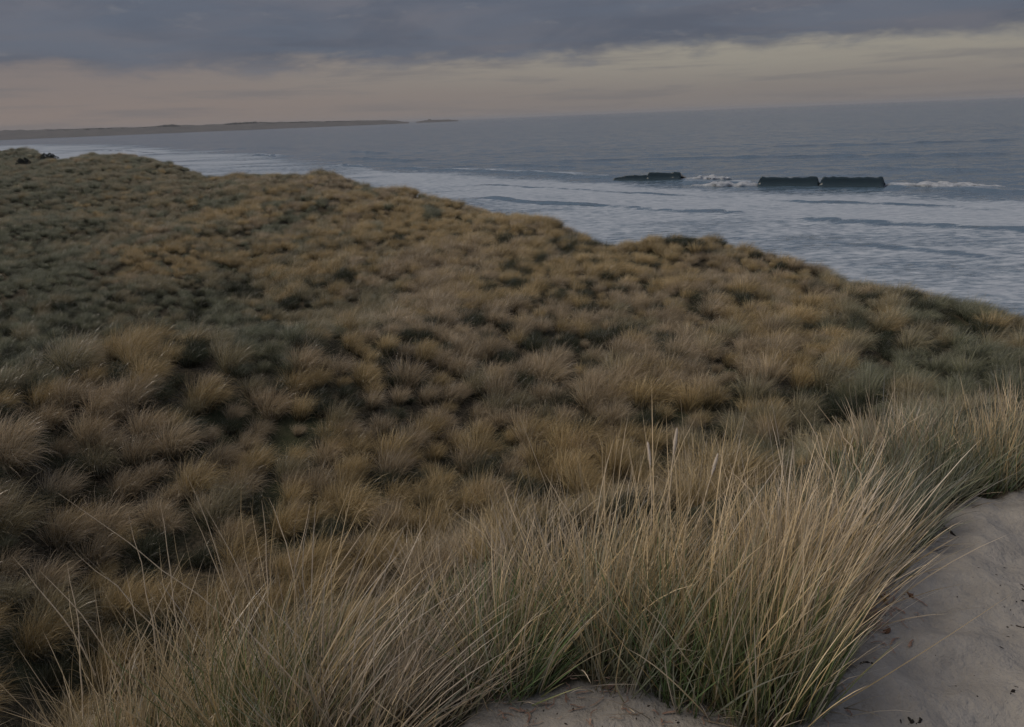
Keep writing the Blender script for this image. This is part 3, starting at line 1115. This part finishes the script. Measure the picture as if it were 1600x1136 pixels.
def build_meadow():
    X, Y, Z, S, cls, shp, rot = scatter()
    px, py, dep = to_px(np.stack([X, Y, Z + 0.3 * S], -1))
    vis = (cls != 4) & (px > 5) & (px < 1595) & (py < np.interp(px, SIL_X, SIL_Y) - 8) & (dep > 0)
    # on the near foot of the big dune only those in front of the sight line
    order = np.argsort(np.where(vis, np.hypot(X, Y) / S ** 0.5, 1e9))
    pick = order[:300]
    pick = pick[vis[pick]]
    words_ = ['golden straw', 'pale bleached', 'olive brown', 'dull green', 'low dark green']
    cuts = np.quantile(np.hypot(X[pick], Y[pick]), [0.2, 0.4, 0.6, 0.8])
    for i in pick:
        c = int(cls[i])
        zone = ('far left', 'left', 'left of centre', 'right of centre', 'right', 'far right')[int(np.searchsorted([200, 450, 760, 1060, 1330], px[i]))]
        row_ = ('nearest rows', 'second rows', 'middle rows', 'fourth rows', 'furthest rows')[int(np.searchsorted(cuts, np.hypot(X[i], Y[i])))]
        root = empty('grass_tussock', (X[i], Y[i], CAM_Z + Z[i]))
        root.rotation_euler = (0, 0, rot[i])
        root.scale = (S[i], S[i], S[i] * 1.1)
        tag(root, '%s tussock in the %s of the hollow, %s of the photo' % (words_[c], row_, zone), 'grass tussock', '%s tussocks, %s, %s' % (words_[c], row_, zone))
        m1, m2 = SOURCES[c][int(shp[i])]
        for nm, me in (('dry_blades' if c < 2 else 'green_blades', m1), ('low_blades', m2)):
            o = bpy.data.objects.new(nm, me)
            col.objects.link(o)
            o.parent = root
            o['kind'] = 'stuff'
    rest = np.ones(len(X), bool)
    rest[pick] = False
    # everything behind them: one object, instanced
    me = bpy.data.meshes.new('marram_grass')
    n = int(rest.sum())
    me.vertices.add(n)
    me.vertices.foreach_set('co', np.stack([X[rest], Y[rest], Z[rest] + CAM_Z], -1).astype(np.float32).ravel())
    for nm, ty, v in (('src', 'INT', (cls * NS + shp)[rest].astype(np.int32)), ('spin', 'FLOAT', rot[rest].astype(np.float32)), ('size', 'FLOAT', S[rest].astype(np.float32))):
        a = me.attributes.new(nm, ty, 'POINT')
        a.data.foreach_set('value', v)
    ob = bpy.data.objects.new('marram_grass', me)
    col.objects.link(ob)
    tag(ob, kind='stuff')
    ng = bpy.data.node_groups.new('scatter_tussocks', 'GeometryNodeTree')
    ng.interface.new_socket('Geometry', in_out='INPUT', socket_type='NodeSocketGeometry')
    ng.interface.new_socket('Geometry', in_out='OUTPUT', socket_type='NodeSocketGeometry')
    N, L = ng.nodes, ng.links
    gi, go = N.new('NodeGroupInput'), N.new('NodeGroupOutput')
    ci = N.new('GeometryNodeCollectionInfo')
    ci.inputs['Collection'].default_value = SRC
    ci.inputs['Separate Children'].default_value = True
    ci.inputs['Reset Children'].default_value = True
    iop = N.new('GeometryNodeInstanceOnPoints')
    iop.inputs['Pick Instance'].default_value = True

    def at(nm, ty):
        q = N.new('GeometryNodeInputNamedAttribute')
        q.data_type = ty
        q.inputs['Name'].default_value = nm
        return q.outputs['Attribute']
    cx = N.new('ShaderNodeCombineXYZ')
    L.new(at('spin', 'FLOAT'), cx.inputs[2])
    er = N.new('FunctionNodeEulerToRotation')
    L.new(cx.outputs[0], er.inputs[0])
    L.new(gi.outputs[0], iop.inputs['Points'])
    L.new(ci.outputs[0], iop.inputs['Instance'])
    L.new(at('src', 'INT'), iop.inputs['Instance Index'])
    L.new(er.outputs[0], iop.inputs['Rotation'])
    L.new(at('size', 'FLOAT'), iop.inputs['Scale'])
    L.new(iop.outputs[0], go.inputs[0])
    md = ob.modifiers.new('scatter', 'NODES')
    md.node_group = ng
    print('meadow tussocks', len(X), 'as things', len(pick))


build_meadow()


# ------------------------------------------------------------------ shrubs on the far dune
def shrub(px, py, w, h, label):
    p = hit(px, py)
    rng = np.random.RandomState(int(px))
    root = empty('shrub', on_ground(p[0], p[1]))
    tag(root, label, 'shrub', 'dark shrubs on the far dune')
    V, F = [], []
    for k in range(1500):
        a, b = rng.uniform(0, 2 * np.pi), rng.uniform(0, 1)
        lump = 0.75 + 0.3 * math.sin(a * 3 + px) * math.sin(a * 5)
        rr = rng.uniform(0.25, 1) ** 0.5 * lump
        c = np.array([math.cos(a) * rr * w / 2 * math.sqrt(1 - b * b * 0.8), math.sin(a) * rr * w / 2.6 * math.sqrt(1 - b * b * 0.8), 0.1 + b * h * (0.8 + 0.3 * math.cos(a * 2 + px))])
        u, v = rng.normal(0, 1, 3), rng.normal(0, 1, 3)
        u *= rng.uniform(0.06, 0.13) / np.linalg.norm(u)
        v *= rng.uniform(0.04, 0.09) / np.linalg.norm(v)
        i = len(V)
        V += [c - u, c + v, c + u, c - v]
        F.append((i, i + 1, i + 2, i + 3))
    link('crown', mesh_np('crown', V, np.array(F), smooth=False), M_SHRUB, root, 'stuff')
    V, F = [], []
    for k in range(5):
        a = rng.uniform(0, 6.28)
        p0, p1 = np.array([0, 0, -0.1]), np.array([math.cos(a) * w * 0.3, math.sin(a) * w * 0.2, h * 0.7])
        i = len(V)
        for q, rd in ((p0, 0.06), (p1, 0.02)):
            for j in range(5):
                V.append(q + rd * np.array([math.cos(j * 1.2566), math.sin(j * 1.2566), 0]))
        F += [(i + j, i + (j + 1) % 5, i + 5 + (j + 1) % 5, i + 5 + j) for j in range(5)]
    link('stem', mesh_np('stem', V, np.array(F)), M_BARK, root, 'stuff')


shrub(38, 260, 2.2, 1.0, 'small dark shrub in a dip of the far dune at the left edge')
shrub(76, 252, 3.2, 1.0, 'wider dark shrub against the sea on the far dune')


# ------------------------------------------------------------------ the near tussocks along the brow
def tube(pts, radii, k=6):
    pts = [np.asarray(p, float) for p in pts]
    V, F = [], []
    for i, p in enumerate(pts):
        d = pts[min(i + 1, len(pts) - 1)] - pts[max(i - 1, 0)]
        d = d / (np.linalg.norm(d) + 1e-9)
        a = np.cross(d, (0.3, 0.9, 0.1) if abs(d[1]) < 0.9 else (1, 0, 0))
        a /= np.linalg.norm(a)
        b = np.cross(d, a)
        for j in range(k):
            t = 2 * math.pi * j / k
            V.append(p + radii[i] * (a * math.cos(t) + b * math.sin(t)))
    for i in range(len(pts) - 1):
        for j in range(k):
            F.append((i * k + j, i * k + (j + 1) % k, (i + 1) * k + (j + 1) % k, (i + 1) * k + j))
    return V, F


def near_tussock(px, py, label, h=0.75, n=420, r=0.17, green=0.3, lean=1.0, dry=None, grn=None, seed=0, stray=0.22, xy=None, group=None, tilt=0.50, bend=0.55, droop=0.5, gh=0.62):
    if xy is None:
        p = hit(px, py)
        b = 0.07 / math.hypot(p[0], p[1])
        xy = (p[0] * (1 + b), p[1] * (1 + b))
        if px > 1270:
            xy = (xy[0] - 0.10, xy[1] + 0.10)
    rng = np.random.RandomState(seed + 500)
    root = empty('marram_tussock', on_ground(xy[0], xy[1], -0.01))
    tag(root, label, 'grass tussock', group)
    dry = dry or M_FSTRAW
    grn = grn or M_FGREEN
    wind = (0.58 * lean, 0.40 * lean)
    h *= 0.78
    nd = int(n * 0.85 * (1 - green * 0.6))
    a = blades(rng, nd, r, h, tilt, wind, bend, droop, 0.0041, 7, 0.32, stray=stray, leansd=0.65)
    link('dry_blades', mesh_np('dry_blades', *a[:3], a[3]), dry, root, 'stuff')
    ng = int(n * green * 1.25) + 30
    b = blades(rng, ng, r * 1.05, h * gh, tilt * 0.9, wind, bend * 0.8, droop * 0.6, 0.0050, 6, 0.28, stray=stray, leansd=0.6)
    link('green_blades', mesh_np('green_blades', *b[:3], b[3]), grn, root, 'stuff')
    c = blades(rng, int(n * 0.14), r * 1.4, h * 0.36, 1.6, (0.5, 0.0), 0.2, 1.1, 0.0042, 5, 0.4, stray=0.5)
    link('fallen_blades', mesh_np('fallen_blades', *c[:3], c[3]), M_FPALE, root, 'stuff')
    return root


FG = [
    # px, py of the root, label, options
    (1190, 1112, 'big upright green-based marram clump rooted in the sand at bottom right of centre', dict(h=0.66, n=600, r=0.17, green=0.75, lean=0.45, seed=1, tilt=0.36)),
    (1275, 1075, 'straw marram clump sweeping right over the sand beside the big green-based clump', dict(h=0.44, n=380, r=0.15, green=0.6, lean=0.3, seed=2, grn=M_FGREY, tilt=0.34)),
    (1085, 1085, 'upright marram clump with pale roots above the round sand patch', dict(h=0.78, n=440, r=0.16, green=0.7, lean=0.4, seed=3)),
    (975, 1062, 'thin-rooted marram clump behind the bare sand patch at bottom centre', dict(h=0.76, n=340, r=0.15, green=0.6, lean=0.7, seed=4, grn=M_FGREY)),
    (800, 1080, 'short bright green marram clump left of the round sand patch', dict(h=0.58, n=480, r=0.13, green=0.6, lean=0.8, seed=5, gh=0.75)),
    (700, 1110, 'sparse pale clump at bottom centre left of the bright green one', dict(h=0.44, n=260, r=0.15, green=0.3, lean=1.0, seed=6, dry=M_FPALE, grn=M_FGREY)),
    (1325, 1000, 'tawny marram clump leaning over the pinkish litter on the sand', dict(h=0.44, n=420, r=0.16, green=0.4, lean=0.35, seed=7, tilt=0.36)),
    (1385, 915, 'clump with dark shaded roots where the sand edge turns, ochre shoot at its foot', dict(h=0.42, n=520, r=0.16, green=0.6, lean=0.2, seed=8, grn=M_FGREY)),
    (1440, 860, 'grey-green clump hanging over the black twig on the sand', dict(h=0.40, n=480, r=0.16, green=0.7, lean=0.50, seed=9, grn=M_FGREY, dry=M_FGREY, droop=0.8)),
    (1500, 792, 'grey-green clump at the upper end of the sand edge', dict(h=0.38, n=460, r=0.16, green=0.65, lean=0.45, seed=10, grn=M_FGREY, dry=M_FGREY, droop=0.7)),
    (1560, 772, 'green clump with dark roots at the right edge above the sand', dict(h=0.40, n=460, r=0.17, green=0.6, lean=0.30, seed=11, grn=M_FGREEN, dry=M_FGREY)),
    (1630, 764, 'pale-topped clump cut off by the right edge of the photo', dict(h=0.42, n=460, r=0.18, green=0.5, lean=0.30, seed=12, grn=M_FGREY)),
    (430, 1190, 'bushy clump with bright green roots at bottom left of centre', dict(h=0.80, n=680, r=0.20, green=0.7, lean=1.1, seed=13)),
    (560, 1180, 'bleached pinkish clump combed to the right beside the green-rooted one', dict(h=0.66, n=480, r=0.18, green=0.2, lean=1.6, seed=14, dry=M_FPALE, grn=M_FGREY)),
    (230, 1230, 'straw clump with long crossing stems at the bottom left', dict(h=0.6, n=520, r=0.20, green=0.15, lean=0.6, seed=15, stray=0.25)),
    (60, 1200, 'loose straw clump in the bottom left corner', dict(h=0.46, n=460, r=0.22, green=0.2, lean=0.3, seed=16, stray=0.3)),
    (-60, 1150, 'green-grey clump at the left edge, half out of the photo', dict(h=0.5, n=420, r=0.2, green=0.5, lean=0.4, seed=17, grn=M_FGREY)),
    (330, 1130, 'dark-gapped straw clump just left of the bright green roots', dict(h=0.62, n=420, r=0.17, green=0.2, lean=1.2, seed=18)),
]
roots = {}
for (a, b, lab, kw) in FG:
    roots[kw['seed']] = near_tussock(a, b, lab, **kw)


FRONT = [(1, 'the big green-based clump'), (2, 'the straw clump sweeping over the sand'), (3, 'the upright pale-rooted clump'), (4, 'the thin-rooted clump'),
         (5, 'the short bright green clump'), (6, 'the sparse pale clump'), (7, 'the clump over the pinkish litter'), (8, 'the clump with the ochre shoot'),
         (9, 'the clump over the black twig'), (10, 'the upper sand-edge clump'), (11, 'the dark-rooted clump at right'), (12, 'the clump cut off at right'),
         (13, 'the bushy bright-rooted clump'), (14, 'the pinkish combed clump'), (15, 'the clump with crossing stems'), (16, 'the left corner clump'),
         (17, 'the green-grey left edge clump'), (18, 'the dark-gapped clump')]


def brow_fill():
    """the thick band of straw behind the front row, up to the brow"""
    rng = np.random.RandomState(77)
    k = 0
    used = {}
    for row, (off, hh) in enumerate(((0.24, 0.58), (0.48, 0.48), (0.72, 0.38))):
        x = -1.65
        while x < 3.2:
            ye = np.interp(x, EDGE[:, 0], EDGE[:, 1]) if x > EDGE[0, 0] else EDGE[0, 1] - 0.10 * (EDGE[0, 0] - x)
            y = ye + off * (1 if x < 0.7 else 0.85) + rng.normal(0, 0.05) + 0.14 * float(sstep(x, 0.6, 1.1))
            xx = x + rng.normal(0, 0.06)
            right = xx > 1.2
            kind = 2 if (right and rng.rand() < 0.7) else (1 if rng.rand() < 0.35 else 0)
            h = hh * rng.uniform(0.72, 1.24) * (0.66 if right else 1) * (0.58 if xx < -0.7 else 1)
            h *= 1 - 0.52 * math.exp(-((xx + 0.22) / 0.26) ** 2)
            near = sorted((math.hypot(roots[i].location.x - xx, roots[i].location.y - y), nm, roots[i].location.x) for i, nm in FRONT)[0]
            side = 'left ' if xx < near[2] - 0.07 else ('right ' if xx > near[2] + 0.07 else '')
            lab = '%s marram clump %s %s%s' % (('straw', 'bleached', 'grey-green')[kind], ('close behind', 'further behind', 'on the brow behind')[row], {'left ': 'and left of ', 'right ': 'and right of ', '': ''}[side], near[1])
            lab = lab.replace('behind the', 'behind the')
            if rng.rand() < (0.16 if row == 0 else 0.24):
                x += 0.27
                continue
            used[lab] = used.get(lab, 0) + 1
            near_tussock(0, 0, lab, h=h, n=300, r=0.17, green=(0.5 if kind == 2 else 0.12), lean=rng.uniform(0.1, 1.6) * (0.6 if xx < -0.8 else (0.5 if xx > 1.0 else 1)),
                         dry=(M_FPALE if kind == 1 else (M_FGREY if kind == 2 and k % 2 else M_FSTRAW)), grn=(M_FGREEN if k % 4 == 0 else M_FGREY), seed=900 + k, xy=(xx, y), stray=0.24,
                         group='marram clumps along the near brow')
            k += 1
            x += 0.27
    print('brow clumps', k, 'labels', len(used))


brow_fill()


# long dry stems standing out of the near clumps, three with seed heads: root and tip in the photo
STEMS = [(15, (100, 985), (18, 868), 0), (15, (150, 1010), (60, 890), 0), (15, (250, 1000), (118, 864), 0), (15, (235, 1000), (200, 800), 0),
         (15, (268, 960), (250, 785), 0), (18, (355, 930), (288, 735), 0), (18, (360, 960), (300, 800), 0), (18, (395, 960), (320, 790), 0),
         (13, (413, 930), (409, 782), 0), (13, (450, 900), (420, 778), 0), (13, (455, 900), (485, 782), 0), (13, (520, 900), (590, 800), 0),
         (15, (215, 1010), (288, 865), 0), (15, (120, 1030), (105, 880), 0), (15, (330, 1000), (90, 770), 0),
         (6, (770, 870), (705, 795), 0), (6, (900, 860), (850, 738), 0),
         (3, (1010, 830), (1012, 690), 1), (3, (1030, 820), (1058, 668), 1), (3, (1080, 830), (1122, 708), 1),
         (1, (1180, 800), (1135, 735), 0), (1, (1290, 760), (1250, 640), 0), (1, (1330, 740), (1300, 650), 0)]


def build_stems():
    rng = np.random.RandomState(8)
    for (rt, b, t, head) in STEMS:
        root = roots[rt]
        o = np.array(root.location) - np.array([0, 0, CAM_Z])
        dist = np.linalg.norm(o) + 0.1
        tip = ray(*t) * (dist + 0.05)
        low = ray(*b) * dist
        base = low + (low - tip) * 0.6
        gz = float(ground(np.array([base[0]]), np.array([base[1]]))[0])
        base = np.array([base[0], base[1], max(gz - 0.01, base[2])]) if base[2] < gz else base
        pts = []
        for s in np.linspace(0, 1, 8):
            q = base + (tip - base) * s
            q = q + np.array([0.02, 0, 0.03]) * math.sin(math.pi * s) * rng.uniform(0.5, 1.3)
            pts.append(q - o)
        if head:
            V, F = tube(pts[:7] + [pts[6] + (pts[7] - pts[6]) * 0.1], [0.0022] * 6 + [0.0018, 0.0015])
        else:
            V, F = tube(pts, [0.0024, 0.0024, 0.0022, 0.0021, 0.0019, 0.0016, 0.0012, 0.0005])
        st = link('stem', mesh_np('stem', V, np.array(F)), M_STEM, root)
        if head:
            p0 = pts[5] + (pts[6] - pts[5]) * 0.6
            d = pts[7] - p0
            hp, hr = [], []
            for s in np.linspace(0, 1, 12):
                hp.append(p0 + d * s)
                hr.append(0.0016 + 0.0052 * math.sin(math.pi * min(1, s * 0.9 + 0.06)) ** 0.8 * (1 + 0.15 * rng.normal()))
            hr[-1] = 0.0008
            V, F = tube(hp, hr, 8)
            link('seed_head', mesh_np('seed_head', V, np.array(F)), M_HEAD, st)


build_stems()


# ------------------------------------------------------------------ bits lying on the sand
def lying(name, px, pts, rad, mat, label, cat, extra=(), group=None):
    """a small thing made of bent tubes lying on the ground: pts are photo points"""
    P = [hit(a, b) for a, b in pts]
    base = P[0]
    root = empty(name, (base[0], base[1], base[2] + CAM_Z))
    tag(root, label, cat, group)
    def strand(ps, rd, nm):
        ps, rd = np.array(ps), np.array(rd) * 0.8
        u, w = np.linspace(0, 1, len(ps)), np.linspace(0, 1, 14)
        wob = np.random.RandomState(int(abs(ps[0][0]) * 1e4) % 9999)
        rd = np.interp(w, u, rd) * wob.uniform(0.7, 1.3, 14)
        rd[0] = rd[-1] = 0.0004
        ps = np.stack([np.interp(w, u, ps[:, k]) for k in range(3)], -1) + wob.normal(0, 0.0015, (14, 3))
        q = [np.array([p[0] - base[0], p[1] - base[1], p[2] - base[2] + rd[i] * 0.7]) for i, p in enumerate(ps)]
        V, F = tube(q, rd)
        link(nm, mesh_np(nm, V, np.array(F)), mat, root)
    strand(P, rad, 'branch' if name == 'twig' else 'strand')
    for ps, rd in extra:
        strand([hit(a, b) for a, b in ps], rd, 'side_branch' if name == 'twig' else 'strand')


lying('twig', 0, [(1462, 812), (1478, 826), (1490, 836), (1503, 848)], [0.003, 0.005, 0.0055, 0.004], M_TWIG,
      'black twig poking out of the grass at the upper sand edge', 'twig', [([(1478, 826), (1470, 832), (1466, 830)], [0.003, 0.002, 0.001])])
lying('seaweed', 0, [(1407, 1129), (1413, 1125), (1418, 1122), (1424, 1128), (1430, 1134)], [0.002, 0.005, 0.004, 0.006, 0.004], M_WEED,
      'curled black scrap of seaweed at the bottom edge of the sand', 'seaweed',
      [([(1424, 1128), (1430, 1131), (1436, 1131), (1439, 1126), (1437, 1121), (1434, 1122)], [0.004, 0.004, 0.004, 0.005, 0.004, 0.002]), ([(1418, 1134), (1426, 1131)], [0.003, 0.005])])
lying('twig', 0, [(1571, 1094), (1577, 1088), (1582, 1082), (1585, 1080)], [0.001, 0.0015, 0.004, 0.006], M_TWIG,
      'thin twig with a dark knob on the open sand at bottom right', 'twig', [([(1580, 1081), (1586, 1082)], [0.004, 0.003])])
lying('dead_leaf', 0, [(1380, 987), (1386, 990), (1390, 984)], [0.005, 0.010, 0.006], M_RUST,
      'dark rusty dead leaf lying alone below the pinkish litter', 'dead leaf', [([(1386, 984), (1388, 978)], [0.003, 0.001])])
lying('dead_leaf', 0, [(1418, 926), (1424, 934), (1430, 943)], [0.003, 0.009, 0.004], M_RUST,
      'rusty curled dead leaf right of the ochre shoot', 'dead leaf', [([(1412, 930), (1416, 931)], [0.003, 0.002]), ([(1424, 932), (1430, 925)], [0.004, 0.001])])
lying('dead_leaf', 0, [(1382, 925), (1384, 938), (1383, 948)], [0.004, 0.007, 0.006], M_OCHRE,
      'ochre dead shoot at the foot of the shaded clump', 'dead leaf', [([(1388, 922), (1387, 938), (1384, 947)], [0.003, 0.005, 0.004]), ([(1376, 930), (1381, 942)], [0.003, 0.004])])
lying('seaweed', 0, [(1342, 1040), (1350, 1036), (1358, 1037), (1366, 1040)], [0.002, 0.004, 0.005, 0.003], M_WEED,
      'dark scrap of seaweed at the edge of the grass on the right', 'seaweed')
lying('seaweed', 0, [(1594, 944), (1598, 940), (1606, 948)], [0.003, 0.006, 0.004], M_WEED,
      'dark scrap of seaweed at the right edge of the sand', 'seaweed', [([(1584, 945), (1589, 941)], [0.002, 0.004])])
lying('twig', 0, [(1578, 977), (1588, 979), (1600, 982), (1610, 984)], [0.002, 0.004, 0.003, 0.003], M_TWIG,
      'half-buried grey twig below the seaweed at the right edge', 'twig')
lying('twig', 0, [(1432, 1024), (1436, 1020), (1440, 1016)], [0.001, 0.0025, 0.001], M_TWIG,
      'short thin twig in the middle of the open sand', 'twig')
lying('twig', 0, [(1019, 1080), (1026, 1086), (1033, 1094), (1040, 1099)], [0.003, 0.005, 0.004, 0.002], M_TWIG,
      'dark crooked twig on the round sand patch at bottom centre', 'twig', [([(1026, 1086), (1032, 1084)], [0.003, 0.001])])
lying('seaweed', 0, [(1056, 1112), (1061, 1110), (1068, 1116), (1074, 1122)], [0.003, 0.004, 0.003, 0.002], M_WEED,
      'small dark scrap of seaweed right of the round sand patch', 'seaweed', [([(1055, 1128), (1060, 1131)], [0.004, 0.004])])


def grass_litter():
    """pinkish dead grass scattered on the sand under the front clumps"""
    rng = np.random.RandomState(41)
    V, F = [], []
    for k in range(330):
        if k < 220:
            a, b = rng.normal(1345, 34), rng.normal(958, 26)
        else:
            a, b = rng.uniform(760, 1330), rng.uniform(1060, 1136)
        p = hit(a, b)
        if p is None:
            continue
        L, an = rng.uniform(0.015, 0.06), rng.uniform(0, 6.28)
        w = rng.uniform(0.0012, 0.0028)
        u = np.array([math.cos(an), math.sin(an)])
        v = np.array([-u[1], u[0]])
        i = len(V)
        for q in np.linspace(-1, 1, 4):
            c = p[:2] + u * L * q / 2 + v * 0.006 * (1 - q * q) * rng.normal()
            z = float(ground(np.array([c[0]]), np.array([c[1]]))[0]) + CAM_Z + 0.003 + 0.006 * rng.rand()
            V += [(c[0] - v[0] * w, c[1] - v[1] * w, z), (c[0] + v[0] * w, c[1] + v[1] * w, z + 0.001)]
        F += [(i + 2 * j, i + 2 * j + 2, i + 2 * j + 3, i + 2 * j + 1) for j in range(3)]
    tag(link('dead_grass', mesh_np('dead_grass', V, np.array(F)), solid_mat('pinkish_litter', (0.22, 0.13, 0.10), (0.42, 0.29, 0.22), 30, bump=0)), kind='stuff')


grass_litter()


def specks():
    rng = np.random.RandomState(31)
    V, F = [], []
    for k in range(240):
        if k < 60:
            a, b = rng.normal(1580, 30), rng.normal(930, 35)
        elif k < 110:
            a, b = rng.uniform(1340, 1600), rng.uniform(800, 1136)
        elif k < 140:
            a, b = rng.normal(1350, 25), rng.normal(960, 30)
        else:
            a, b = rng.uniform(760, 1100), rng.uniform(1085, 1136)
        p = hit(a, b)
        if p is None:
            continue
        s = rng.uniform(0.0015, 0.0045)
        an = rng.uniform(0, 6.28)
        u = np.array([math.cos(an), math.sin(an), 0]) * s * rng.uniform(1, 3.0)
        v = np.array([-math.sin(an), math.cos(an), 0]) * s
        z = np.array([0, 0, s * 0.9])
        i = len(V)
        c = np.array([p[0], p[1], p[2] + CAM_Z])
        V += [c - u, c + v, c + u, c - v, c + z]
        F += [(i, i + 1, i + 4), (i + 1, i + 2, i + 4), (i + 2, i + 3, i + 4), (i + 3, i, i + 4)]
    o = link('plant_litter', mesh_np('plant_litter', V, None, np.array(F)), M_TWIG)
    tag(o, kind='stuff')


specks()
